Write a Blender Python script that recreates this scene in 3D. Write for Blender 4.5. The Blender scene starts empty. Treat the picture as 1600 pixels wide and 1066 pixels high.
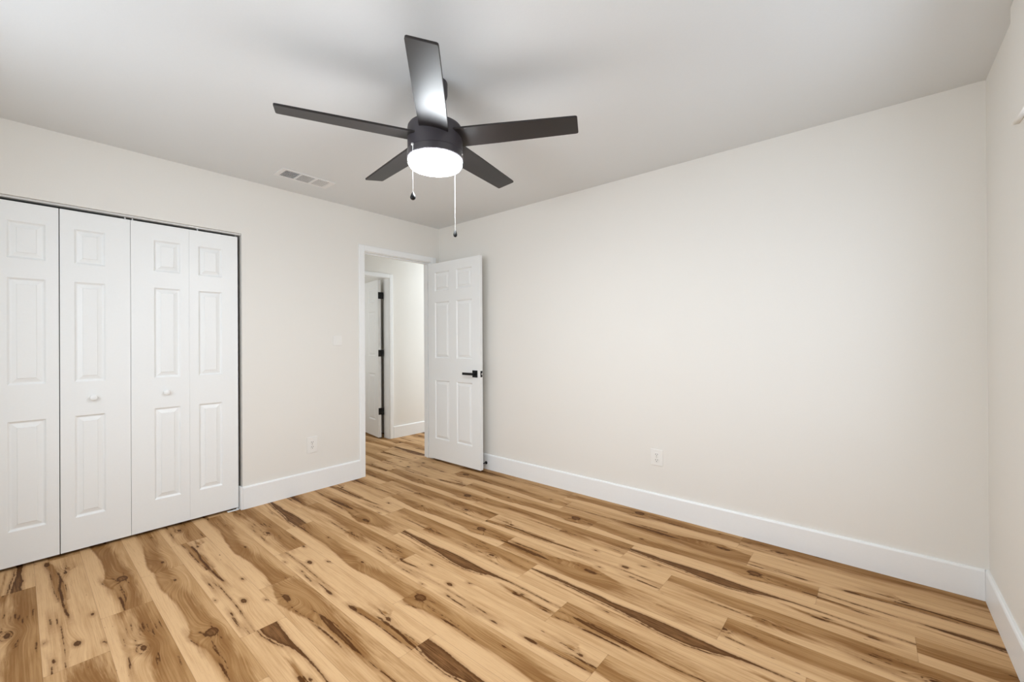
import bpy, bmesh, math, random
import numpy as np
from mathutils import Vector, Matrix

S = bpy.context.scene
COL = S.collection

# ------------------------------------------------------------------ camera
cam_d = bpy.data.cameras.new('camera')
cam_d.sensor_width = 36.0
cam_d.lens = 660.745 / 1600.0 * 36.0
cam_d.clip_start = 0.02
cam = bpy.data.objects.new('camera', cam_d)
COL.objects.link(cam)
_yaw, _pit, _rol = 0.70637, 0.00168, -0.00558
_fw = Vector((-math.sin(_yaw) * math.cos(_pit), math.cos(_yaw) * math.cos(_pit), math.sin(_pit)))
_r0 = Vector((math.cos(_yaw), math.sin(_yaw), 0))
_u0 = _r0.cross(_fw)
_rt = _r0 * math.cos(_rol) + _u0 * math.sin(_rol)
_up = _rt.cross(_fw)
cam.matrix_world = Matrix(((_rt.x, _up.x, -_fw.x, 3.544), (_rt.y, _up.y, -_fw.y, -2.950),
                           (_rt.z, _up.z, -_fw.z, 1.226), (0, 0, 0, 1)))
S.camera = cam

# ------------------------------------------------------------------ view, world
S.view_settings.view_transform = 'Standard'
S.view_settings.look = 'None'
S.view_settings.gamma = 1.0
S.view_settings.use_curve_mapping = False
S.view_settings.exposure = 0.0
S.cycles.use_denoising = True
S.cycles.max_bounces = 12
S.cycles.diffuse_bounces = 8
S.cycles.sample_clamp_indirect = 6.0

W = bpy.data.worlds.new('sky')
S.world = W
W.use_nodes = True
W.node_tree.nodes['Background'].inputs[0].default_value = (0.80, 0.90, 1.0, 1)
W.node_tree.nodes['Background'].inputs[1].default_value = 1.0

# ------------------------------------------------------------------ room numbers
H = 2.44          # ceiling height
L = 3.953         # wall_back runs x = 0..L at y = 0
YF = -3.45        # wall behind the camera


def area(name, loc, rot, sx, sy, power, color):
    d = bpy.data.lights.new(name, 'AREA')
    d.shape = 'RECTANGLE'
    d.size, d.size_y = sx, sy
    d.energy = power
    d.color = color
    o = bpy.data.objects.new(name, d)
    o.location = loc
    o.rotation_euler = rot
    COL.objects.link(o)
    return o


# daylight through two unseen windows added as its source, behind and right of camera
area('daylight_front_window', (1.90, YF - 0.22, 1.50), (math.radians(70), 0, 0), 2.0, 1.3, 38.5, (0.85, 0.915, 1.0))
area('daylight_right_window', (L + 0.22, -1.25, 1.46), (math.radians(70), 0, math.radians(90)), 1.1, 1.15, 16.5, (0.80, 0.88, 1.0))
area('fill_far_room', (-2.0, -1.45, 1.5), (math.radians(90), 0, 0), 1.2, 1.2, 10, (0.97, 0.99, 1.0))  # fill added to brighten the far door, no window built there
# fill light added to brighten the hallway floor and lower wall
area('fill_hall_end', (-.62, 1.95, 1.05), (math.radians(-68), 0, 0), .72, 1.8, 22, (0.88, 0.94, 1.0))


# ------------------------------------------------------------------ materials
def mat(name, color, rough=0.5, spec=0.5, metal=0.0, bump=0.0, bscale=200.0, emit=None, estr=0.0):
    m = bpy.data.materials.new(name)
    m.use_nodes = True
    nt = m.node_tree
    b = nt.nodes['Principled BSDF']
    b.inputs['Base Color'].default_value = (*color, 1)
    b.inputs['Roughness'].default_value = rough
    b.inputs['Specular IOR Level'].default_value = spec
    b.inputs['Metallic'].default_value = metal
    if emit:
        b.inputs['Emission Color'].default_value = (*emit, 1)
        b.inputs['Emission Strength'].default_value = estr
    tc = nt.nodes.new('ShaderNodeTexCoord')
    n = nt.nodes.new('ShaderNodeTexNoise')
    n.inputs['Scale'].default_value = bscale
    n.inputs['Detail'].default_value = 4
    nt.links.new(tc.outputs['Object'], n.inputs['Vector'])
    if bump > 0:
        bp = nt.nodes.new('ShaderNodeBump')
        bp.inputs['Strength'].default_value = bump
        bp.inputs['Distance'].default_value = 0.002
        nt.links.new(n.outputs['Fac'], bp.inputs['Height'])
        nt.links.new(bp.outputs['Normal'], b.inputs['Normal'])
    # very slight tone variation of the paint / finish itself
    mx = nt.nodes.new('ShaderNodeMix')
    mx.data_type = 'RGBA'
    mx.inputs[6].default_value = (*[c * 0.985 for c in color], 1)
    mx.inputs[7].default_value = (*[min(1, c * 1.015) for c in color], 1)
    nt.links.new(n.outputs['Fac'], mx.inputs[0])
    nt.links.new(mx.outputs[2], b.inputs['Base Color'])
    return m


M = {}
M['wall'] = mat('wall_paint', (0.780, 0.762, 0.719), 0.62, 0.3, bump=0.10, bscale=160)
M['ceil'] = mat('ceiling_paint', (0.722, 0.742, 0.748), 0.85, 0.2, bump=0.10, bscale=130)
M['trim'] = mat('trim_enamel', (0.85, 0.865, 0.865), 0.35, 0.45, bump=0.02, bscale=60)
M['door'] = mat('door_enamel', (0.835, 0.85, 0.845), 0.38, 0.45, bump=0.03, bscale=90)
M['closet'] = mat('closet_shade', (0.22, 0.21, 0.20), 0.8, 0.2)  # dark colour stands for the shade inside the closet
M['black'] = mat('black_metal', (0.006, 0.006, 0.006), 0.45, 0.3)
M['fan'] = mat('fan_blade_finish', (0.013, 0.010, 0.010), 0.42, 0.55, bump=0.02, bscale=40)
M['fanbody'] = mat('fan_body_finish', (0.045, 0.039, 0.045), 0.5, 0.5)
M['fanring'] = mat('fan_ring_finish', (0.05, 0.045, 0.05), 0.35, 0.6)
M['glow'] = mat('lit_diffuser', (0.9, 0.9, 0.9), 0.4, 0.5, emit=(0.90, 0.955, 1.0), estr=116.0)
M['chain'] = mat('chain_metal', (0.75, 0.75, 0.74), 0.3, 0.6, metal=0.6)
M['plate'] = mat('plate_plastic', (0.81, 0.80, 0.77), 0.35, 0.5)
M['slot'] = mat('slot_dark', (0.10, 0.10, 0.10), 0.7, 0.2)
M['vent'] = mat('vent_enamel', (0.78, 0.78, 0.775), 0.45, 0.4)
M['duct'] = mat('duct_shade', (0.06, 0.06, 0.06), 0.9, 0.1)  # dark sheet behind the slats stands for shade inside the duct
M['track'] = mat('track_metal', (0.62, 0.62, 0.61), 0.4, 0.5, metal=0.2)
M['chrome'] = mat('bright_metal', (0.75, 0.75, 0.75), 0.25, 0.5, metal=0.9)
M['knobgrey'] = mat('knob_satin', (0.42, 0.42, 0.42), 0.35, 0.5, metal=0.7)
M['frame'] = mat('window_frame_paint', (0.85, 0.85, 0.84), 0.4, 0.4)


# ------------------------------------------------------------------ mesh helpers
def box(bm, x0, x1, y0, y1, z0, z1, bev=0.0):
    g = bmesh.ops.create_cube(bm, size=1.0)
    vs = g['verts']
    for v in vs:
        v.co = Vector((x0 + (v.co.x + .5) * (x1 - x0), y0 + (v.co.y + .5) * (y1 - y0), z0 + (v.co.z + .5) * (z1 - z0)))
    if bev > 0:
        es = list({e for v in vs for e in v.link_edges})
        bmesh.ops.bevel(bm, geom=es, offset=bev, segments=2, affect='EDGES', profile=0.5)


def lathe(bm, prof, c=(0, 0, 0), n=48, axis='Z'):
    """profile list of (radius, height) revolved about the axis."""
    rings = []
    for r, h in prof:
        ring = []
        for i in range(n):
            a = 2 * math.pi * i / n
            p = (r * math.cos(a), r * math.sin(a), h)
            if axis == 'X':
                p = (h, r * math.cos(a), r * math.sin(a))
            elif axis == 'Y':
                p = (r * math.sin(a), h, r * math.cos(a))
            ring.append(bm.verts.new((p[0] + c[0], p[1] + c[1], p[2] + c[2])))
        rings.append(ring)
    for a, b in zip(rings[:-1], rings[1:]):
        for i in range(n):
            j = (i + 1) % n
            bm.faces.new((a[i], a[j], b[j], b[i]))
    bm.faces.new(rings[0][::-1])
    bm.faces.new(rings[-1])
    bmesh.ops.recalc_face_normals(bm, faces=bm.faces[:])


def prism(bm, pts, f):
    """polygon pts (2D) extruded between two mappings f(p, 0) and f(p, 1)."""
    a = [bm.verts.new(f(p, 0)) for p in pts]
    b = [bm.verts.new(f(p, 1)) for p in pts]
    n = len(pts)
    bm.faces.new(a)
    bm.faces.new(b[::-1])
    for i in range(n):
        j = (i + 1) % n
        bm.faces.new((a[i], b[i], b[j], a[j]))
    bmesh.ops.recalc_face_normals(bm, faces=bm.faces[:])


def obj(name, bm, m, parent=None, loc=None, rotz=0.0, smooth=False):
    me = bpy.data.meshes.new(name)
    bmesh.ops.recalc_face_normals(bm, faces=bm.faces[:])
    bm.to_mesh(me)
    bm.free()
    me.materials.append(m)
    if smooth:
        for p in me.polygons:
            p.use_smooth = True
        try:
            me.set_sharp_from_angle(angle=math.radians(38))
        except Exception:
            pass
    o = bpy.data.objects.new(name, me)
    COL.objects.link(o)
    if parent:
        o.parent = parent
    if loc:
        o.location = loc
    o.rotation_euler = (0, 0, rotz)
    return o


def tag(o, label, cat, group=None, kind=None):
    o['label'] = label
    o['category'] = cat
    if group:
        o['group'] = group
    if kind:
        o['kind'] = kind
    return o


def empty(name, loc=(0, 0, 0), rotz=0.0):
    o = bpy.data.objects.new(name, None)
    o.empty_display_size = 0.1
    o.location = loc
    o.rotation_euler = (0, 0, rotz)
    COL.objects.link(o)
    return o


def boxes(name, lst, m, bev=0.0, parent=None, **k):
    bm = bmesh.new()
    for b in lst:
        box(bm, *b, bev=bev)
    return obj(name, bm, m, parent, **k)


# ================================================================== SETTING
# openings in wall_left (x = -0.12 .. 0)
CY0, CY1, CZ = -3.098, -1.868, 2.036         # closet opening
DY0, DY1, DZ = -0.878, -0.110, 2.062         # bedroom door opening
o = boxes('wall_left', [(-.12, 0, YF - .1, CY0, 0, H), (-.12, 0, CY0, CY1, CZ, H), (-.12, 0, CY1, DY0 - .02, 0, H),
                        (-.12, 0, DY0 - .02, DY1 + .02, DZ + .02, H), (-.12, 0, DY1 + .02, 1.75, 0, H)], M['wall'])
tag(o, 'off-white wall on the left with the closet opening and the open doorway', 'wall', kind='structure')
o = boxes('wall_back', [(0, L + .12, 0, .12, 0, H)], M['wall'])
tag(o, 'long bare off-white wall facing the camera, right of the open door', 'wall', kind='structure')
# wall_right with window opening (outside the frame)
RY0, RY1, RZ0, RZ1 = -1.85, -0.66, 0.85, 2.0
o = boxes('wall_right', [(L, L + .12, YF - .1, RY0, 0, H), (L, L + .12, RY1, 0.0, 0, H),
                         (L, L + .12, RY0, RY1, 0, RZ0), (L, L + .12, RY0, RY1, RZ1, H)], M['wall'])
tag(o, 'off-white wall at the far right edge of the view', 'wall', kind='structure')
FX0, FX1, FZ0, FZ1 = 0.9, 2.9, 0.80, 2.10
o = boxes('wall_front', [(0, FX0, YF - .12, YF, 0, H), (FX1, L, YF - .12, YF, 0, H),
                         (FX0, FX1, YF - .12, YF, 0, FZ0), (FX0, FX1, YF - .12, YF, FZ1, H)], M['wall'])
tag(o, 'off-white wall with the window, behind the camera', 'wall', kind='structure')


def window(name, x0, x1, z0, z1, yy, axis, label):
    bm = bmesh.new()
    t = .045

    def bb(a0, a1, c0, c1, d0, d1):
        if axis == 'Y':
            box(bm, a0, a1, yy + d0, yy + d1, c0, c1, .003)
        else:
            box(bm, yy + d0, yy + d1, a0, a1, c0, c1, .003)
    bb(x0, x0 + t, z0, z1, -.03, .03)
    bb(x1 - t, x1, z0, z1, -.03, .03)
    bb(x0, x1, z0, z0 + t, -.03, .03)
    bb(x0, x1, z1 - t, z1, -.03, .03)
    zm = (z0 + z1) / 2
    bb(x0, x1, zm - .02, zm + .02, -.02, .02)
    o = obj(name, bm, M['frame'])
    return tag(o, label, 'window', kind='structure')


window('window_1', FX0 + .001, FX1 - .001, FZ0 + .001, FZ1 - .001, YF - .06, 'Y', 'unseen white double-hung window frame added behind the camera')
window('window_2', RY0 + .001, RY1 - .001, RZ0 + .001, RZ1 - .001, L + .06, 'X', 'unseen white double-hung window frame added in the right wall')

o = boxes('ceiling', [(-2.9, L + .12, YF - .12, 1.87, H, H + .1)], M['ceil'])
tag(o, 'flat pale grey painted ceiling above the fan', 'ceiling', kind='structure')

# hallway and the dim rooms beyond
HX = -1.13
FY0, FY1, FZT = -0.66, 0.122, 2.04          # far door opening
o = boxes('wall_hall', [(HX - .12, HX, -1.75, FY0 - .02, 0, H), (HX - .12, HX, FY1 + .02, 1.75, 0, H),
                        (HX - .12, HX, FY0 - .02, FY1 + .02, FZT + .02, H),
                        (HX, -1.0, 1.63, 1.75, 0, H), (-.25, -.12, 1.63, 1.75, 0, H), (-1.0, -.25, 1.63, 1.75, 2.06, H), (HX, -.12, -1.75, -1.63, 0, H)], M['wall'])  # opening in the end wall added to let the hall fill through
tag(o, 'off-white hallway wall seen through the open doorway', 'wall', kind='structure')
o = boxes('wall_far_room', [(-2.9, -2.8, -1.75, 1.75, 0, H), (-2.8, HX - .12, .275, .375, 0, H), (-2.8, HX - .12, -1.75, -1.65, 0, H)], M['wall'])  # side wall set close behind the door to keep the hinge gap dark
tag(o, 'walls of the dim room beyond the hallway door', 'wall', kind='structure')
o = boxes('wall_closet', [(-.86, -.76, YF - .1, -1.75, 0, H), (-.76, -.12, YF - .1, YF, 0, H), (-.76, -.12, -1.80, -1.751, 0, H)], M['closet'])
tag(o, 'inside walls of the closet behind the folding doors, coloured dark for shade', 'wall', kind='structure')


# ------------------------------------------------------------------ baseboards
def baseboard(name, x0, x1, y0, y1, h, face, label):
    """profiled board: flat face, small eased top. face = axis/sign the board looks toward."""
    bm = bmesh.new()
    t = .015
    prof = [(0, .0), (t, .0), (t, h - .010), (t - .003, h - .003), (t - .007, h), (0, h)]
    if face == '+X':
        prism(bm, prof, lambda p, k: (x0 + p[0], (y0, y1)[k], p[1]))
    elif face == '-Y':
        prism(bm, prof, lambda p, k: ((x0, x1)[k], y0 - p[0], p[1]))
    elif face == '-X':
        prism(bm, prof, lambda p, k: (x0 - p[0], (y0, y1)[k], p[1]))
    o = obj(name, bm, M['trim'])
    return tag(o, label, 'baseboard', kind='structure')


bl = baseboard('baseboard_left', 0, 0, CY1 - .001, DY0 - .053, .165, '+X', 'tall white baseboard between the closet and the doorway')
bm = bmesh.new()
box(bm, -.055, .015, CY1 - .016, CY1 - .001, 0, .165, .003)
obj('baseboard_return', bm, M['trim'], bl)
baseboard('baseboard_back', 0, L - .0155, 0, 0, .145, '-Y', 'tall white baseboard along the long bare wall')
baseboard('baseboard_right', L, L, YF, -.0005, .145, '-X', 'tall white baseboard at the far right edge')
baseboard('baseboard_hall', HX, HX, FY1 + .055, 1.63, .15, '+X', 'tall white baseboard in the hallway beyond the doorway')


# ------------------------------------------------------------------ door casings (trim)
def casing(name, x, sgn, y0, y1, z1, w, label, cat='door frame', jx0=0, jx1=0, jt=.018):
    """jambs lining the opening plus flat eased casing on the room face at x."""
    root = empty(name)
    tag(root, label, cat, kind='structure')
    bm = bmesh.new()
    box(bm, jx0, jx1, y0 - jt, y0, 0, z1 + jt, .001)
    box(bm, jx0, jx1, y1, y1 + jt, 0, z1 + jt, .001)
    box(bm, jx0, jx1, y0, y1, z1, z1 + jt, .001)
    obj('jamb', bm, M['trim'], root)
    bm = bmesh.new()
    a, b = (x, x + sgn * .016) if sgn > 0 else (x + sgn * .016, x)
    r = .004
    box(bm, a, b, y0 - w, y0 - r, 0, z1 + w, .004)
    box(bm, a, b, y1 + r, y1 + w, 0, z1 + w, .004)
    box(bm, a, b, y0 - r, y1 + r, z1 + r, z1 + w, .004)
    obj('casing', bm, M['trim'], root)
    return root


trim1 = casing('trim_1', 0.0, 1, DY0, DY1, DZ, .058, 'white casing and jamb around the open bedroom doorway', jx0=-.121, jx1=.001)
bm = bmesh.new()   # door stop strip inside the bedroom jamb
box(bm, -.075, -.045, DY0, DY0 + .011, 0, DZ, .002)
box(bm, -.075, -.045, DY0 + .011, DY1 - .011, DZ - .011, DZ, .002)
box(bm, -.075, -.045, DY1 - .011, DY1, 0, DZ, .002)
obj('stop_strip', bm, M['trim'], trim1)
trim2 = casing('trim_2', HX, 1, FY0, FY1, FZT, .052, 'white casing around the second doorway across the hallway', jx0=HX - .121, jx1=HX + .001)
# strike plate of hidden latch is out of sight; closet header trim and track
o = boxes('trim_3', [(-.055, -.012, CY0 + .002, CY1 - .002, CZ - .013, CZ - .0005)], M['track'], bev=.002)
tag(o, 'thin grey metal track under the closet header', 'track', kind='structure')
bm = bmesh.new()
for yy in (-2.47, -2.505, -1.90, -2.13):
    box(bm, -.0335, -.0295, yy - .003, yy + .003, 2.012, CZ - .012)
obj('hanger_pin', bm, M['chrome'], o)
# boxed window head on the right wall, its left end just in view
o = boxes('trim_4', [(L - .02, L, -2.0, -.585, 2.006, H - .001)], M['wall'], bev=.003)
tag(o, 'off-white boxed window head at the top right edge', 'trim', kind='structure')


# ================================================================== PANEL DOORS
def panel_slab(bm, w, h, t, panels, y_front=0.0, both=True):
    """slab x 0..w, z 0..h, front face at y=y_front looking to -Y, back face at y_front+t; raised panels."""
    xs = sorted({0.0, w} | {p[0] for p in panels} | {p[1] for p in panels})
    zs = sorted({0.0, h} | {p[2] for p in panels} | {p[3] for p in panels})

    def side(yf, s):
        def V(x, z, d=0.0):
            return bm.verts.new((x, yf + s * d, z))
        for i in range(len(xs) - 1):
            for j in range(len(zs) - 1):
                x0, x1, z0, z1 = xs[i], xs[i + 1], zs[j], zs[j + 1]
                cx, cz = (x0 + x1) / 2, (z0 + z1) / 2
                if any(p[0] < cx < p[1] and p[2] < cz < p[3] for p in panels):
                    continue
                f = [V(x0, z0), V(x1, z0), V(x1, z1), V(x0, z1)]
                bm.faces.new(f)
        for (x0, x1, z0, z1) in panels:
            prev = None
            for ins, d in ((0, 0), (.003, .0022), (.007, .0075), (.0120, .0100), (.016, .0094), (.034, .0040), (.0365, .0012)):
                ring = [V(x0 + ins, z0 + ins, d), V(x1 - ins, z0 + ins, d), V(x1 - ins, z1 - ins, d), V(x0 + ins, z1 - ins, d)]
                if prev:
                    for k in range(4):
                        n = (k + 1) % 4
                        bm.faces.new((prev[k], prev[n], ring[n], ring[k]))
                prev = ring
            bm.faces.new(prev)
    side(y_front, 1)
    side(y_front + t, -1)
    # edges
    y0, y1 = y_front, y_front + t
    for q in (((0, y0, 0), (w, y0, 0), (w, y1, 0), (0, y1, 0)), ((0, y0, h), (w, y0, h), (w, y1, h), (0, y1, h)),
              ((0, y0, 0), (0, y1, 0), (0, y1, h), (0, y0, h)), ((w, y0, 0), (w, y1, 0), (w, y1, h), (w, y0, h))):
        bm.faces.new([bm.verts.new(p) for p in q])
    bmesh.ops.remove_doubles(bm, verts=bm.verts[:], dist=1e-5)


# --- bedroom door, swung open about 90 degrees into the room, face looks to -Y
DW, DH, DT = .757, 2.017, .035
d1 = empty('door_1', (-.005, -.140, .022))
tag(d1, 'white six-panel bedroom door standing open against the back wall corner', 'door', kind='structure')
cols = ((.105, .325), (.432, .652))
rows = ((.210, .812), (1.040, 1.615), (1.728, 1.922))
bm = bmesh.new()
panel_slab(bm, DW, DH, DT, [(a, b, c, d) for a, b in cols for c, d in rows])
obj('leaf', bm, M['door'], d1)
hz = .903
# lever handle on the visible face
hd = empty('door_handle')
hd.parent = d1
bm = bmesh.new()
box(bm, .662, .724, -.009, 0, hz - .034, hz + .032, .002)
hx = obj('rosette', bm, M['black'], hd)
bm = bmesh.new()
lathe(bm, [(.011, -.045), (.011, -.008)], c=(.693, 0, hz - .001), n=20, axis='Y')
box(bm, .572, .708, -.058, -.044, hz - .012, hz + .011, .003)
obj('lever', bm, M['black'], hd)
hd['label'] = 'square black lever handle'
bm = bmesh.new()      # matching rosette and lever on the hidden face
box(bm, .662, .724, DT, DT + .009, hz - .034, hz + .032, .002)
box(bm, .572, .708, DT + .030, DT + .044, hz - .012, hz + .011, .003)
lathe(bm, [(.011, DT + .005), (.011, DT + .036)], c=(.693, 0, hz - .001), n=20, axis='Y')
obj('inner_handle', bm, M['black'], d1)
bm = bmesh.new()
box(bm, DW - .0005, DW + .0025, .005, .030, hz - .030, hz + .028, .001)
lp = obj('latch_plate', bm, M['black'], d1)
bm = bmesh.new()
box(bm, DW + .002, DW + .011, .011, .024, hz - .010, hz + .008, .002)
obj('latch_bolt', bm, M['chrome'], lp)
for z in (.22, 1.02, 1.80):
    bm = bmesh.new()
    lathe(bm, [(.006, z - .045), (.006, z + .045)], c=(-.004, DT + .003, 0), n=14)
    box(bm, -.003, .001, .004, DT, z - .044, z + .044)
    obj('hinge', bm, M['black'], d1)

# --- hallway door into the dim room, opened away
d2 = empty('door_2', (-1.252, .083, .012), 0)
d2.rotation_euler = (0, 0, math.radians(180 - 9.5))
tag(d2, 'white six-panel door with black hinges opened across the hallway', 'door', kind='structure')
bm = bmesh.new()
# built pointing local +X, then the visible face (world -Y) is local +Y side
panel_slab(bm, .745, 2.015, .038, [(a, b, c, d) for a, b in ((.10, .315), (.425, .640)) for c, d in rows])
obj('leaf', bm, M['door'], d2)
for z in (.332, 1.076, 1.815):
    bm = bmesh.new()
    box(bm, -.004, -.0005, -.036, .036, z - .043, z + .043, .002)
    lathe(bm, [(.0075, z - .044), (.0075, z + .044)], c=(-.006, -.006, 0), n=14)
    obj('hinge', bm, M['black'], d2)
bm = bmesh.new()
lathe(bm, [(.030, .038), (.030, .044), (.011, .048), (.011, .066), (.026, .072), (.029, .088), (.022, .097), (.004, .100)],
      c=(.62, 0, .80), n=24, axis='Y')
obj('door_knob', bm, M['knobgrey'], d2, smooth=True)


# --- bifold closet doors: two pairs, each two leaves
XD = -.018
leaf_y = [-3.092, -2.787, -2.4805, -2.180, -1.888]
BH = 1.990
brow = ((.188, .786), (.985, 1.574), (1.680, 1.885))


def bifold(name, label, ya, ym, yb, knob_on_first, margins):
    root = empty(name, (XD, ya, .0185))
    tag(root, label, 'closet door', group=None, kind='structure')
    for k, (y0, y1) in enumerate(((ya, ym), (ym, yb))):
        w = (y1 - y0) - ((.004 if not knob_on_first else .0007) if k == 0 else .002)
        pl = empty('door_leaf')
        pl.parent = root
        pl.location = (0, y0 - ya, 0)
        # local x runs along world +y, visible face looks to world +x
        pl.rotation_euler = (0, 0, math.radians(90))
        a, b = margins[k]
        bm = bmesh.new()
        panel_slab(bm, w, BH, .032, [(a, w - b, c, d) for c, d in brow])
        obj('slab', bm, M['door'], pl)
        if (k == 0) == knob_on_first:
            bm = bmesh.new()
            kx = a + (w - b - a) / 2 + (.012 if not knob_on_first else -.008)
            lathe(bm, [(.009, 0), (.008, -.010), (.015, -.016), (.0175, -.022), (.015, -.028), (.006, -.031)], c=(kx, 0, .887), n=24, axis='Y')
            obj('knob', bm, M['door'], pl, smooth=True)
    return root


bifold('door_3', 'left pair of white folding closet doors, cut by the photo edge', leaf_y[0], leaf_y[1], leaf_y[2], False, ((.108, .050), (.058, .114)))
bifold('door_4', 'right pair of white folding closet doors, nearest the doorway', leaf_y[2], leaf_y[3], leaf_y[4], True, ((.113, .048), (.052, .098)))
# the bottom pivot bracket on the floor
o = boxes('floor_bracket', [(-.035, -.010, -1.960, -1.887, 0.0, .004), (-.035, -.031, -1.900, -1.887, .0035, .011)], M['trim'], bev=.001)
tag(o, 'small white pivot bracket on the floor at the right end of the closet doors', 'bracket')


# ================================================================== CEILING FAN
FXC, FYC = 1.991, -1.675
fan = empty('ceiling_fan', (FXC, FYC, H))
tag(fan, 'dark five-blade ceiling fan with lit round light', 'ceiling fan')


def zf(z):
    return z - H


bm = bmesh.new()
lathe(bm, [(.057, 0), (.058, -.004), (.058, -.055), (.054, -.068), (.044, -.078), (.018, -.082), (.014, -.083)], n=40)
obj('canopy', bm, M['fanbody'], fan, smooth=True)
bm = bmesh.new()
lathe(bm, [(.0125, -.080), (.0125, zf(2.235))], n=20)
obj('downrod', bm, M['fanbody'], fan, smooth=True)
bm = bmesh.new()
lathe(bm, [(.020, zf(2.250)), (.030, zf(2.246)), (.034, zf(2.236)), (.105, zf(2.234)), (.121, zf(2.230)), (.126, zf(2.222)), (.127, zf(2.212)),
           (.127, zf(2.113)), (.124, zf(2.110))], n=64)
obj('motor_housing', bm, M['fanbody'], fan, smooth=True)
bm = bmesh.new()
lathe(bm, [(.120, zf(2.112)), (.1285, zf(2.110)), (.1295, zf(2.106)), (.1285, zf(2.080)), (.124, zf(2.076)), (.10, zf(2.076))], n=64)
obj('light_kit_ring', bm, M['fanring'], fan, smooth=True)
bm = bmesh.new()
lathe(bm, [(.10, zf(2.079)), (.123, zf(2.078)), (.125, zf(2.070)), (.124, zf(2.056)), (.117, zf(2.045)), (.100, zf(2.0385)), (.06, zf(2.0355)), (.01, zf(2.035))], n=64)
obj('light_diffuser', bm, M['glow'], fan, smooth=True)

TH0 = 5.533
PIT = -0.177
for k in range(5):
    bm = bmesh.new()
    # outline in (radial, across): gently tapering blade with eased tip corners
    out = [(.095, -.066), (.30, -.0635), (.650, -.0545), (.6565, -.0525), (.6595, -.0475), (.6605, .0480), (.6575, .0530), (.650, .0545),
           (.30, .0635), (.095, .066)]
    ca, sa = math.cos(PIT), math.sin(PIT)
    t = .0045
    prism(bm, out, lambda p, q: (p[0], p[1] * ca - (q - .5) * t * 2 * sa, p[1] * sa + (q - .5) * t * 2 * ca))
    bmesh.ops.bevel(bm, geom=[e for e in bm.edges], offset=.0012, segments=1, affect='EDGES')
    b = obj('blade', bm, M['fan'], fan, loc=(0, 0, zf(2.174)), rotz=TH0 + k * 2 * math.pi / 5)
    bm = bmesh.new()      # iron that carries the blade, mostly inside the housing
    box(bm, .06, .150, -.030, .030, .004, .010, .002)
    obj('blade_iron', bm, M['fanbody'], b)


def chain(px, py, ztop, zbot, bead, label):
    root = empty('pull_chain')
    root.parent = fan
    root.location = (px, py, zf(ztop))
    root['label'] = label
    n = int((ztop - zbot) / .0065)
    bm = bmesh.new()
    for i in range(n):
        bmesh.ops.create_icosphere(bm, subdivisions=1, radius=.0015, matrix=Matrix.Translation((0, 0, -(i + .5) * (ztop - zbot) / n)))
    lathe(bm, [(.0007, 0), (.0007, -(ztop - zbot))], n=6)
    obj('bead_chain', bm, M['chain'], root)
    bm = bmesh.new()
    h = ztop - zbot
    lathe(bm, [(.002, -h + .004), (.004, -h), (.009 * bead, -h - .010), (.012 * bead, -h - .019), (.0115 * bead, -h - .025), (.006 * bead, -h - .031), (.001, -h - .032)], n=20)
    obj('finial', bm, M['black'], root, smooth=True)
    bm = bmesh.new()
    lathe(bm, [(.006, .004), (.007, 0), (.006, -.004)], n=16)
    obj('chain_outlet', bm, M['chain'], root, smooth=True)


# directions on the housing: toward the camera is (cos, sin) of TH0 roughly
cdx, cdy = 0.649, -0.761          # unit toward camera
rdx, rdy = 0.761, 0.649           # unit to the right in the photo
chain(-.0815 * rdx + .1065 * cdx, -.0815 * rdy + .1065 * cdy, 2.104, 1.888, 1.0, 'short pull chain with dark drop finial, left of the light')
chain(.077 * rdx - .105 * cdx, .077 * rdy - .105 * cdy, 2.100, 1.775, 0.8, 'long pull chain, right of the light')
bm = bmesh.new()
c = Vector((.1265 * rdx + .022 * cdx, .1265 * rdy + .022 * cdy, zf(2.094)))
bmesh.ops.create_uvsphere(bm, u_segments=12, v_segments=8, radius=.005, matrix=Matrix.Translation(c))
obj('ring_screw', bm, M['chain'], fan, smooth=True)

# ================================================================== CEILING VENT
vent = empty('ceiling_vent', (.362, -1.562, H))
tag(vent, 'white three-section ceiling air vent near the closet wall', 'vent')
vw, vl = .085, .190            # half sizes of the outer frame (x, y)
gw = .068
secs = [(-.158, -.062), (-.048, .046), (.060, .156)]
bm = bmesh.new()
tz = -.006
ys = [-vl, secs[0][0], secs[0][1], secs[1][0], secs[1][1], secs[2][0], secs[2][1], vl]
box(bm, -vw, -gw, -vl, vl, tz, 0, .002)
box(bm, gw, vw, -vl, vl, tz, 0, .002)
for a, b in ((ys[0], ys[1]), (ys[2], ys[3]), (ys[4], ys[5]), (ys[6], ys[7])):
    box(bm, -gw, gw, a, b, tz, 0, .0015)
obj('vent_frame', bm, M['vent'], vent)
bm = bmesh.new()
box(bm, -gw - .002, gw + .002, -.165, .163, -.0012, -.0002)
obj('vent_backing', bm, M['duct'], vent)


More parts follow.
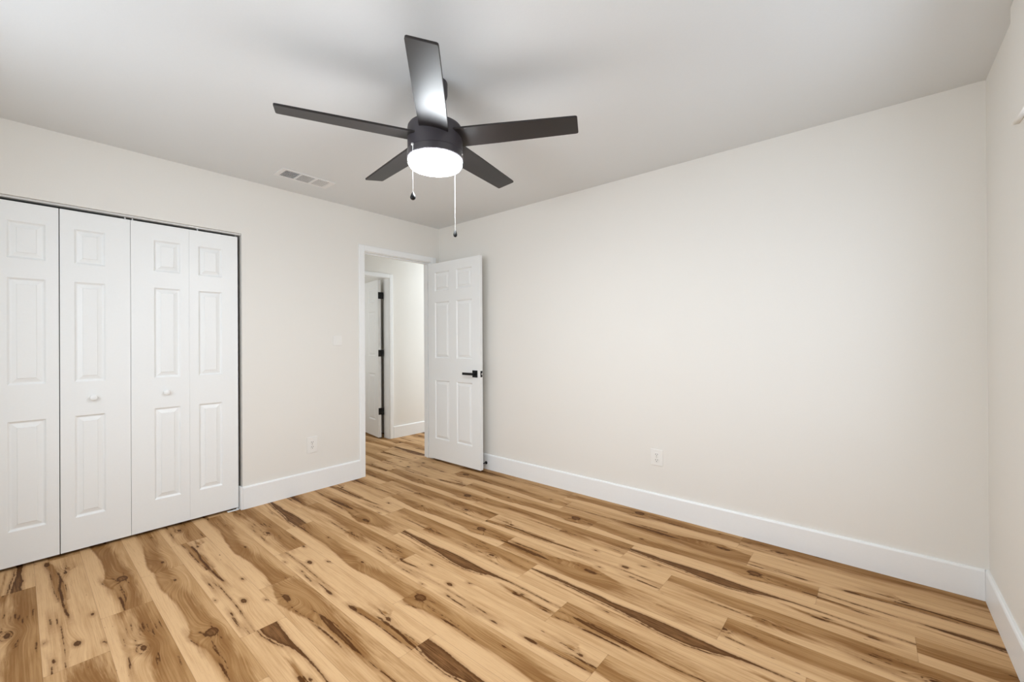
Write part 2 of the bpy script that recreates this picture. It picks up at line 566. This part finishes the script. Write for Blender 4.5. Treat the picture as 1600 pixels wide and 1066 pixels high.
def slats(sec, along, tilt, pitch, wid):
    y0, y1 = sec
    bm = bmesh.new()
    if along == 'X':
        n = int((y1 - y0) / pitch)
        for i in range(n):
            c = y0 + (i + .5) * (y1 - y0) / n
            dy, dz = wid / 2 * math.cos(tilt), wid / 2 * math.sin(tilt)
            pts = [(c - dy, -.0045 - dz), (c + dy, -.0045 + dz), (c + dy, -.0039 + dz), (c - dy, -.0039 - dz)]
            prism(bm, pts, lambda p, k: ((-gw, gw)[k], p[0], p[1]))
    else:
        n = int(2 * gw / pitch)
        for i in range(n):
            c = -gw + (i + .5) * 2 * gw / n
            dx, dz = wid / 2 * math.cos(tilt), wid / 2 * math.sin(tilt)
            pts = [(c - dx, -.0045 - dz), (c + dx, -.0045 + dz), (c + dx, -.0039 + dz), (c - dx, -.0039 - dz)]
            prism(bm, pts, lambda p, k: (p[0], (y0, y1)[k], p[1]))
    obj('louver_section', bm, M['vent'], vent)


slats(secs[0], 'X', math.radians(40), .0125, .0055)
bm = bmesh.new()
for i in range(6):
    c = -gw + (i + .5) * 2 * gw / 6
    box(bm, c - .0012, c + .0012, secs[0][0], secs[0][1], -.0062, -.0030)
obj('grid_bars', bm, M['vent'], vent)
slats(secs[1], 'Y', 0.0, .0105, .0056)
slats(secs[2], 'X', 0.0, .0110, .0084)


# ================================================================== OUTLETS, SWITCH
def outlet(name, label, loc, rotz, w, h):
    """local: plate in XZ plane, looks to -Y."""
    root = empty(name, loc, rotz)
    tag(root, label, 'outlet', group='wall outlets')
    bm = bmesh.new()
    box(bm, -w / 2, w / 2, -.0055, 0, -h / 2, h / 2, .002)
    obj('plate', bm, M['plate'], root)
    for s in (-1, 1):
        bm = bmesh.new()
        lathe(bm, [(.0165, -.0055), (.0165, -.0075), (.0155, -.0082)], c=(0, 0, s * .0195), n=28, axis='Y')
        f = obj('receptacle', bm, M['plate'], root)
        bm = bmesh.new()
        box(bm, -.0080, -.0052, -.0088, -.0070, s * .0195 - .001, s * .0195 + .0085)
        box(bm, .0052, .0080, -.0088, -.0070, s * .0195 - .000, s * .0195 + .0085)
        lathe(bm, [(.0030, -.0088), (.0030, -.0070)], c=(0, 0, s * .0195 - .0075), n=14, axis='Y')
        obj('slot', bm, M['slot'], f)
    bm = bmesh.new()
    lathe(bm, [(.003, -.0050), (.003, -.0066), (.002, -.0070)], c=(0, 0, 0), n=14, axis='Y')
    obj('screw', bm, M['chrome'], root)


outlet('wall_outlet', 'white wall outlet low on the left wall beside the doorway', (0, -1.360, .381), math.radians(90), .086, .132)
outlet('wall_outlet', 'white wall outlet low on the long bare wall', (2.374, 0, .399), 0, .088, .114)

sw = empty('light_switch', (0, -1.138, 1.243), math.radians(90))
tag(sw, 'small white light switch on the left wall beside the doorway', 'switch')
bm = bmesh.new()
box(bm, -.040, .040, -.006, 0, -.043, .043, .002)
obj('plate', bm, M['plate'], sw)
bm = bmesh.new()
prism(bm, [(-.0055, -.030), (-.0085, -.030), (-.0066, .030), (-.0055, .030)], lambda p, k: ((-.017, .017)[k], p[0], p[1]))
obj('rocker', bm, M['plate'], sw)

# ================================================================== DOOR STOP
ds = empty('door_stop', (.706, -.0155, .063))
tag(ds, 'small black rod door stop on the baseboard behind the open door', 'door stop')
bm = bmesh.new()
lathe(bm, [(.015, 0), (.015, -.004), (.008, -.008), (.0055, -.012), (.0055, -.070), (.0085, -.072), (.0085, -.084), (.006, -.086)], n=18, axis='Y')
obj('rod', bm, M['black'], ds, smooth=True)

# ================================================================== HALL LAMP (out of sight, lights the hallway)
hl = empty('hall_lamp', (-.62, .95, H))
tag(hl, 'round ceiling lamp of the hallway, hidden behind the doorway wall', 'lamp')
bm = bmesh.new()
lathe(bm, [(.15, 0), (.15, -.02), (.14, -.03)], n=40)
obj('lamp_base', bm, M['vent'], hl, smooth=True)
M['hallglow'] = mat('hall_lamp_glow', (.9, .9, .9), .4, emit=(.86, .93, 1), estr=20.0)
bm = bmesh.new()
lathe(bm, [(.138, -.029), (.135, -.05), (.11, -.075), (.06, -.09), (.005, -.094)], n=40)
obj('lamp_shade', bm, M['hallglow'], hl, smooth=True)

# ================================================================== FLOOR
PER, PW, PL = 1.58, 0.18, 1.22


def _knot(s, v, cs, cv, rs, rv):
    return (1 - np.sqrt(((s - cs) / rs) ** 2 + ((v - cv) / rv) ** 2)) * min(rs, rv)


def _band(s, v, pts):
    p = np.array(pts)
    up, lo = np.interp(s, p[:, 0], p[:, 1]), np.interp(s, p[:, 0], p[:, 2])
    d = np.minimum(v - up, lo - v)
    return np.minimum(d, np.minimum(s - p[0, 0], p[-1, 0] - s) * .12)


def _seg(s, v, pts, w):
    """soft polyline with half width w (tapered at both ends), lengthwise coordinate squeezed like grain."""
    p = np.array(pts, float)
    c = np.interp(s, p[:, 0], p[:, 1])
    return np.minimum(w - np.abs(v - c), np.minimum(s - p[0, 0], p[-1, 0] - s) * .10)


def _below(s, v, pts):
    p = np.array(pts)
    return np.interp(s, p[:, 0], p[:, 1]) - v


def _mx(*a):
    r = a[0]
    for b in a[1:]:
        r = np.maximum(r, b)
    return r


def wood_print(pid, s, v):
    """one of five board patterns. returns brown (m, + inside), dark (m, + inside), base tone, grain deflection."""
    far = np.full_like(s, -.05)
    defl = np.zeros_like(s)

    def bump(cs, cv, ls, lv, a):
        return a * np.exp(-((s - cs) / ls) ** 2 - ((v - cv) / lv) ** 2)
    if pid == 1:      # pale board with a dark heartwood stripe
        up = [(-.2, .052), (-.05, .040), (0, .041), (.1, .045), (.22, .040), (.28, .048), (.42, .038), (.53, .036), (.64, .042), (.74, .047),
              (.80, .046), (.90, .045), (1.0, .046), (1.09, .050), (1.17, .055), (1.4, .054)]
        lo = [(-.2, .058), (-.05, .066), (0, .061), (.1, .063), (.22, .076), (.28, .080), (.42, .090), (.53, .106), (.64, .108), (.74, .088),
              (.80, .068), (.90, .054), (1.0, .053), (1.09, .057), (1.17, .062), (1.4, .060)]
        u_, l_ = np.array(up), np.array(lo)
        ss = np.unique(np.r_[u_[:, 0], l_[:, 0]])
        heart = [(a, np.interp(a, u_[:, 0], u_[:, 1]), np.interp(a, l_[:, 0], l_[:, 1])) for a in ss]
        dk = _band(s, v, heart)
        low = np.interp(s, l_[:, 0], l_[:, 1])
        dk = _mx(dk, np.minimum(.0028 - np.abs(v - low - .009), np.minimum(s - .02, .76 - s) * .1))
        dk = _mx(dk, _knot(s, v, 1.01, .110, .035, .007), _knot(s, v, 1.03, .088, .018, .005), _knot(s, v, 1.19, .120, .03, .004),
                 _seg(s, v, [(.98, .098), (1.2, .106)], .0022), _knot(s, v, .30, .128, .02, .0035))
        br = _mx(_seg(s, v, [(.88, .095), (1.0, .106), (1.22, .112)], .009), _seg(s, v, [(-.2, .085), (.2, .11), (.5, .125)], .004), far)
        tone = .16 + .22 * np.clip((v - .10) / .05, 0, 1)
        defl = bump(.55, .07, .35, .05, .012)
    elif pid == 2:    # brown board, swirl knot then a long dark streak
        br = _below(s, v, [(-.2, .13), (0, .125), (.19, .168), (.28, .156), (.44, .118), (.6, .105), (.75, .098), (.95, .100), (1.2, .11), (1.4, .12)])
        near = np.exp(-((s - .22) / .22) ** 2 - ((v - .09) / .07) ** 2) + .6 * np.exp(-((s - .62) / .20) ** 2 - ((v - .08) / .04) ** 2)
        br = np.minimum(br, -.001 + .022 * near)
        st = [(.40, .074, .080), (.46, .066, .088), (.55, .066, .093), (.65, .070, .094), (.72, .076, .092), (.80, .082, .088), (.89, .080, .086),
              (1.0, .073, .079), (1.2, .069, .074), (1.35, .07, .073)]
        dk = _mx(_band(s, v, st) - .001, _seg(s, v, [(.48, .118), (.58, .114), (.69, .112)], .0045), _knot(s, v, .17, .119, .050, .017) - .004,
                 _seg(s, v, [(.34, .083), (.55, .060), (.68, .066)], .002), _seg(s, v, [(.1, .125), (.3, .135), (.47, .112)], .0018))
        tone = .40 + 0 * s
        defl = bump(.20, .112, .09, .045, .055) + bump(.29, .066, .16, .05, .05) + bump(.55, .08, .25, .03, .02)
    elif pid == 3:    # pale board, forked streak, scattered small knots
        body = [(.80, .126, .138), (.86, .108, .138), (1.0, .099, .126), (1.19, .082, .124), (1.30, .083, .116), (1.38, .085, .110)]
        body2 = [(-.2, .085, .110), (-.10, .086, .103), (-.01, .088, .092)]
        br = _mx(_band(s, v, body), _band(s, v, body2), _knot(s, v, .97, .058, .055, .022) - .012, far)
        dk = _mx(_knot(s, v, .825, .133, .040, .0105) - .001, _seg(s, v, [(.86, .137), (1.0, .125), (1.19, .124), (1.38, .112)], .0022),
                 _seg(s, v, [(.98, .097), (1.1, .093), (1.22, .103), (1.38, .10)], .0055), _seg(s, v, [(-.2, .10), (-.08, .097), (-.01, .089)], .004),
                 _seg(s, v, [(1.0, .097), (1.2, .081), (1.38, .084)], .0016),
                 _knot(s, v, 1.022, .073, .016, .008), _seg(s, v, [(.93, .064), (.98, .070), (1.03, .076)], .0028), _seg(s, v, [(.985, .036), (1.0, .055), (1.02, .072)], .0022),
                 _seg(s, v, [(-.05, .146), (.02, .145)], .0028), _seg(s, v, [(-.03, .127), (.02, .127)], .0022),
                 _knot(s, v, .045, .019, .014, .006), _knot(s, v, .152, .168, .010, .004), _knot(s, v, .26, .080, .022, .0115),
                 _knot(s, v, .33, .010, .010, .004), _knot(s, v, .342, .003, .008, .003), _knot(s, v, .33, .150, .016, .005),
                 _seg(s, v, [(.36, .155), (.39, .156), (.46, .159)], .0038), _knot(s, v, .625, .146, .030, .0065), _seg(s, v, [(.49, .141), (.60, .146)], .0025))
        thin = _seg(s, v, [(.05, .118), (.25, .116), (.55, .126)], .0018)
        dk = _mx(dk, thin)
        tone = .24 - .19 * np.clip((v - .145) / .01, 0, 1)
        defl = bump(.26, .08, .08, .03, .02) + bump(1.02, .07, .05, .03, .02)
    elif pid == 4:    # half brown, half pale, wavy border, knot against the border
        b = [(-.2, .104), (0, .128), (.15, .139), (.2, .138), (.37, .120), (.42, .116), (.6, .113), (.70, .122), (.74, .135), (.81, .130), (.87, .112),
             (.98, .106), (1.08, .101), (1.2, .104), (1.38, .104)]
        br = _below(s, v, b)
        br = np.where(br > .018, .018 - (br - .018) * .30, br)
        br = br + .016 * np.exp(-((s - .776) / .12) ** 2 - ((v - .06) / .06) ** 2)
        dk = _mx(_knot(s, v, .776, .064, .046, .030) - .007, _seg(s, v, [(.70, .050), (.77, .058), (.86, .048)], .0022), _seg(s, v, [(.78, .075), (.86, .082), (.95, .078)], .002), _seg(s, v, [(.74, .098), (.765, .090), (.80, .086)], .003), _seg(s, v, [(.765, .138), (.79, .132), (.83, .124)], .002),
                 _band(s, v, [(.97, .096, .104), (1.03, .090, .104), (1.10, .094, .103), (1.2, .1, .104)]) - .001, _seg(s, v, [(.9, .088), (1.0, .080), (1.06, .085)], .002),
                 _knot(s, v, .16, .070, .022, .010) - .003, _knot(s, v, 1.30, .050, .010, .005))
        tone = .55 - .50 * np.clip((v - .11) / .02, 0, 1)
        defl = bump(.776, .066, .07, .05, .05) + bump(.16, .07, .13, .06, .06) + bump(.95, .06, .14, .05, .03)
    else:             # tan board, ring knot, eye knot and short drying cracks
        dk = _mx(_knot(s, v, .38, .090, .024, .010), _knot(s, v, -.16, .098, .020, .009) - .004,
                 _seg(s, v, [(-.2, .113), (-.12, .108), (-.06, .104)], .003), _seg(s, v, [(1.18, .108), (1.28, .109), (1.38, .113)], .003))
        ring = .0022 - np.abs(np.sqrt(((s - .38) / 2.0) ** 2 + (v - .092) ** 2) - .0195)
        dk = _mx(dk, ring - .0006)
        for i, (a, c, ln, w) in enumerate([(.21, .067, .05, .0032), (.23, .080, .045, .0024), (.24, .055, .06, .0026), (.29, .045, .06, .0028), (.17, .100, .05, .002),
                                           (.20, .120, .06, .002), (.23, .014, .06, .0026), (.25, .030, .05, .0018), (.51, .070, .05, .0018), (.48, .060, .06, .0018),
                                           (.57, .012, .07, .0032), (.44, .140, .09, .003), (.31, .105, .04, .0018), (.92, .05, .05, .002), (.27, .135, .05, .002)]):
            dk = _mx(dk, np.minimum(w - np.abs(v - c - .05 * (s - a)), np.minimum(s - a + ln / 2, a + ln / 2 - s) * .12))
        br = _mx(_below(s, v, [(-.2, .12), (.1, .09), (.4, .10), (.7, .12), (1.0, .08), (1.38, .11)]) * .35, _knot(s, v, -.12, .11, .25, .035) * .5) - .004
        tone = .42 - .34 * np.clip((v - .140) / .02, 0, 1) * np.clip(np.sin(2 * math.pi * s / PER) + .6, 0, 1)
        defl = bump(.38, .09, .07, .05, .05) + bump(-.16, .1, .07, .04, .04) + bump(1.42, .1, .07, .04, .04)
    return br, dk, tone, defl


def build_floor():
    rng = np.random.RandomState(11)
    X0, X1, Y0, Y1 = -2.88, L + .0, YF - .02, 1.75
    # known boards: row -> {start x: (print, direction, offset, v flipped)};  s = dir * x + offset
    known = {
        0: {1.705: (4, 1, -1.50, 0), 2.925: (5, 1, -2.748, 0), .485: (2, 1, -.2, 0), -.735: (1, 1, .9, 0)},
        1: {1.793: (2, -1, 3.04, 1), 3.013: (3, 1, -2.63, 0), .573: (4, 1, .1, 0)},
        2: {2.115: (4, 1, -2.287, 0), 3.335: (1, 1, -2.30, 0), .895: (4, 1, -1.196, 0), -.325: (3, 1, .2, 0)},
        3: {1.23: (5, 1, -2.19, 0), 2.45: (1, 1, -2.35, 0), 3.67: (4, 1, -3.2, 0), .01: (4, 1, -.3, 0)},
        4: {1.517: (3, 1, -.677, 0), 2.737: (5, 1, -3.333, 0), .297: (5, 1, -.9, 0), -.923: (4, 1, 1.0, 0)},
        5: {1.83: (2, -1, 2.563, 1), .61: (4, 1, -.81, 0), 3.05: (5, 1, -2.67, 0), -.61: (2, 1, .6, 0)},
        6: {.90: (5, 1, -1.489, 0), 2.134: (1, 1, -2.32, 0), 3.354: (4, 1, -2.6, 0), -.32: (3, 1, .9, 0)},
        7: {1.217: (1, 1, -1.213, 0), 2.445: (2, 1, -2.10, 0), -.003: (2, -1, 1.048, 0)},
        8: {.30: (5, 1, -1.138, 0), 1.52: (3, 1, -1.648, 0), 2.75: (4, 1, -2.9, 0)},
        9: {.61: (4, 1, -1.21, 0), 1.83: (4, 1, -1.11, 0), -.61: (1, 1, .05, 0)},
        10: {.92: (3, 1, -.884, 0), 2.14: (1, 1, -1.69, 0), -.30: (5, 1, -.189, 0)},
        11: {0.0: (4, 1, -.506, 0), 1.22: (2, 1, -1.22, 0), 2.44: (5, 1, -2.6, 0)},
        12: {.326: (3, 1, .58, 0), 1.54: (1, 1, -.95, 0), -.894: (5, 1, .3, 0)},
        13: {-.594: (4, 1, -.349, 0), .626: (4, 1, -.626, 0), 1.846: (3, 1, -1.2, 0)},
        14: {-.296: (4, 1, .22, 0), .924: (5, 1, -.924, 0)},
        15: {.0: (3, 1, -.80, 0), 1.22: (2, 1, -1.3, 0)},
        16: {.31: (5, 1, -.386, 0), 1.53: (4, 1, -1.4, 0)},
    }
    cos, idx, att = [], [], {k: [] for k in ('pu', 'pv', 'pr', 'brown', 'dark', 'edge', 'tone')}
    base = 0
    r0, r1 = math.floor((-.01 - Y1) / PW), math.ceil((-.01 - Y0) / PW)
    for r in range(r0, r1):
        yt = -.01 - PW * r
        if r in known:
            st = min(known[r])
        else:
            st = (.305 * ((r * 3) % 4)) + .07
        k0 = math.floor((X0 - st) / PL) - 1
        starts = [st + PL * k for k in range(k0, 8)]
        if r in known:      # keep the measured joints exactly
            ks = sorted(known[r])
            starts = [a for a in starts if a < ks[0] - .3] + ks
            while starts[-1] + PL < X1 + PL:
                starts.append(starts[-1] + PL)
        for a, b in zip(starts[:-1], starts[1:]):
            xa, xb = max(a, X0), min(b, X1)
            if xb - xa < .01:
                continue
            y_hi, y_lo = min(yt, Y1), max(yt - PW, Y0)
            if y_hi - y_lo < .004:
                continue
            near = xa > -1.2 and yt > -3.3
            nu = max(2, int((xb - xa) / (.009 if near else .03)) + 1)
            nv = max(2, int((y_hi - y_lo) / (.0045 if near else .012)) + 1)
            x = np.linspace(xa, xb, nu)
            y = np.linspace(y_hi, y_lo, nv)
            XX, YY = np.meshgrid(x, y)
            v = yt - YY
            if r in known and a in known[r]:
                pid, dr, off, fl = known[r][a]
            else:
                pid, dr, off, fl = int(rng.choice([1, 2, 3, 4, 5, 5, 4])), 1, float(rng.rand() * PER - a), 0
            s = dr * XX + off
            s = (s + .2) % PER - .2
            vv = PW - v if fl else v
            br, dk, tone, df = wood_print(pid, s, vv)
            # stop the wrap from drawing a line where the pattern repeats
            rnd = rng.rand()
            edge = np.minimum(np.minimum(v, PW - v), np.minimum(XX - a, b - XX))
            cos.append(np.c_[XX.ravel(), YY.ravel(), np.zeros(XX.size)])
            q = np.arange(nu * nv).reshape(nv, nu) + base
            idx.append(np.c_[q[1:, :-1].ravel(), q[1:, 1:].ravel(), q[:-1, 1:].ravel(), q[:-1, :-1].ravel()])
            base += nu * nv
            att['pu'].append((dr * XX + off).ravel() + pid * 7.3)
            att['pv'].append((vv + df).ravel())
            att['pr'].append(np.full(XX.size, rnd))
            att['brown'].append(br.ravel())
            att['dark'].append(dk.ravel())
            att['edge'].append(edge.ravel())
            att['tone'].append(tone.ravel() + (rnd - .5) * .10)
    co = np.concatenate(cos).astype(np.float32)
    fc = np.concatenate(idx).astype(np.int32)
    me = bpy.data.meshes.new('floor')
    me.vertices.add(len(co))
    me.vertices.foreach_set('co', co.ravel())
    me.loops.add(fc.size)
    me.loops.foreach_set('vertex_index', fc.ravel())
    me.polygons.add(len(fc))
    me.polygons.foreach_set('loop_start', np.arange(0, fc.size, 4, dtype=np.int32))
    me.update(calc_edges=True)
    for k, lst in att.items():
        a = me.attributes.new(k, 'FLOAT', 'POINT')
        a.data.foreach_set('value', np.concatenate(lst).astype(np.float32))
    o = bpy.data.objects.new('floor', me)
    COL.objects.link(o)
    return o


LIGHT, TAN, BROWN, DARK = (.605, .388, .203), (.405, .230, .096), (.215, .097, .028), (.070, .023, .004)


def floor_material():
    m = bpy.data.materials.new('hickory_planks')
    m.use_nodes = True
    nt = m.node_tree
    N, K = nt.nodes, nt.links
    b = N['Principled BSDF']

    def attr(n):
        a = N.new('ShaderNodeAttribute')
        a.attribute_name = n
        return a.outputs['Fac']

    def math_(op, a, c=None, d=None):
        n = N.new('ShaderNodeMath')
        n.operation = op
        for i, q in enumerate((a, c, d)):
            if q is None:
                continue
            if isinstance(q, (int, float)):
                n.inputs[i].default_value = q
            else:
                K.new(q, n.inputs[i])
        return n.outputs[0]

    def ss(val, lo, hi):
        n = N.new('ShaderNodeMapRange')
        n.interpolation_type = 'SMOOTHSTEP'
        n.inputs['From Min'].default_value = lo
        n.inputs['From Max'].default_value = hi
        K.new(val, n.inputs['Value'])
        return n.outputs['Result']

    def noise(su, sv, detail, rough=.55, seed=0.0):
        c = N.new('ShaderNodeCombineXYZ')
        K.new(math_('MULTIPLY', pu, su), c.inputs[0])
        K.new(math_('MULTIPLY', pv, sv), c.inputs[1])
        K.new(math_('MULTIPLY_ADD', pr, 9.0, seed), c.inputs[2])
        n = N.new('ShaderNodeTexNoise')
        n.inputs['Scale'].default_value = 1.0
        n.inputs['Detail'].default_value = detail
        n.inputs['Roughness'].default_value = rough
        K.new(c.outputs[0], n.inputs['Vector'])
        return n.outputs['Fac']

    def mix(f, a, c):
        n = N.new('ShaderNodeMix')
        n.data_type = 'RGBA'
        for i, q in ((0, f), (6, a), (7, c)):
            if isinstance(q, tuple):
                n.inputs[i].default_value = (*q, 1)
            elif isinstance(q, (int, float)):
                n.inputs[i].default_value = q
            else:
                K.new(q, n.inputs[i])
        return n.outputs[2]

    def mul(*a):
        r = a[0]
        for q in a[1:]:
            r = math_('MULTIPLY', r, q)
        return r

    pu, pv, pr = attr('pu'), attr('pv'), attr('pr')
    brown, dark, edge, tone = attr('brown'), attr('dark'), attr('edge'), attr('tone')
    nlow = noise(2.2, 13, 2, .5, 11.0)
    nbig = noise(3.2, 34, 4, .55, 1.0)
    nmid = noise(9.0, 95, 4, .6, 3.0)
    nfib = noise(9.0, 460, 4, .65, 5.0)
    nfib2 = noise(2.4, 150, 5, .62, 7.0)
    # growth lines that follow the deflected grain, only here and there
    ph = math_('ADD', math_('MULTIPLY', pv, 2 * math.pi / .0105), math_('MULTIPLY', nlow, 26.0))
    lines = mul(math_('POWER', math_('MULTIPLY_ADD', math_('SINE', ph), .5, .5), 2.0), ss(nbig, .38, .70))
    # brown heart areas
    bw = math_('ADD', brown, math_('MULTIPLY', math_('SUBTRACT', nmid, .5), .020))
    fb = ss(bw, -.005, .008)
    rim = math_('MULTIPLY', fb, math_('SUBTRACT', 1.0, ss(bw, .002, .024)))
    t = math_('ADD', tone, math_('MULTIPLY', math_('SUBTRACT', nbig, .5), .8))
    t = math_('ADD', t, math_('MULTIPLY', math_('SUBTRACT', nfib2, .5), .9))
    base = mix(ss(t, .02, .85), LIGHT, TAN)
    bd = math_('ADD', math_('ADD', math_('MULTIPLY', nfib2, .75), math_('MULTIPLY', nlow, .75)), math_('MULTIPLY', rim, .16))
    brn = mix(ss(bd, .56, 1.05), TAN, BROWN)
    col = mix(math_('MULTIPLY', fb, .95), base, brn)
    # fine fibres and growth rings
    col = mix(mul(lines, math_('MULTIPLY_ADD', fb, .38, .10)), col, BROWN)
    col = mix(mul(ss(nfib, .48, .76), .30), col, BROWN)
    # dark streaks and knots: tinted halo, ragged dark edge, figured brown inside
    niso = noise(55, 75, 3, .6, 17.0)
    nfig = noise(13, 85, 4, .6, 29.0)
    warp = math_('ADD', math_('MULTIPLY', math_('SUBTRACT', nmid, .5), .0085), math_('MULTIPLY', math_('SUBTRACT', nfib2, .5), .0070))
    warp = math_('ADD', warp, math_('MULTIPLY', math_('SUBTRACT', niso, .5), .0075))
    dw = math_('ADD', dark, warp)
    col = mix(mul(ss(dw, -.015, .001), .45), col, BROWN)
    core = ss(dw, -.0012, .0022)
    inner = mul(ss(dw, .004, .013), math_('ADD', mul(ss(nfib2, .38, .62), .50), mul(ss(nfig, .40, .64), .38)))
    heart = mix(inner, DARK, (.225, .105, .036))
    col = mix(mul(core, .94), col, heart)
    # random flecks
    nf = noise(16, 70, 2, .5, 21.0)
    col = mix(math_('MULTIPLY', ss(nf, .745, .80), .7), col, DARK)
    # joint lines
    col = mix(math_('MULTIPLY', math_('SUBTRACT', 1.0, ss(edge, 0.0, .0016)), .35), col, DARK)
    K.new(col, b.inputs['Base Color'])
    b.inputs['Roughness'].default_value = .5
    b.inputs['Specular IOR Level'].default_value = .06
    bp = N.new('ShaderNodeBump')
    bp.inputs['Strength'].default_value = .08
    bp.inputs['Distance'].default_value = .001
    K.new(nfib, bp.inputs['Height'])
    K.new(bp.outputs['Normal'], b.inputs['Normal'])
    return m


fl = build_floor()
fl.data.materials.append(floor_material())
tag(fl, 'hickory plank floor with brown streaks and knots', 'floor', kind='structure')
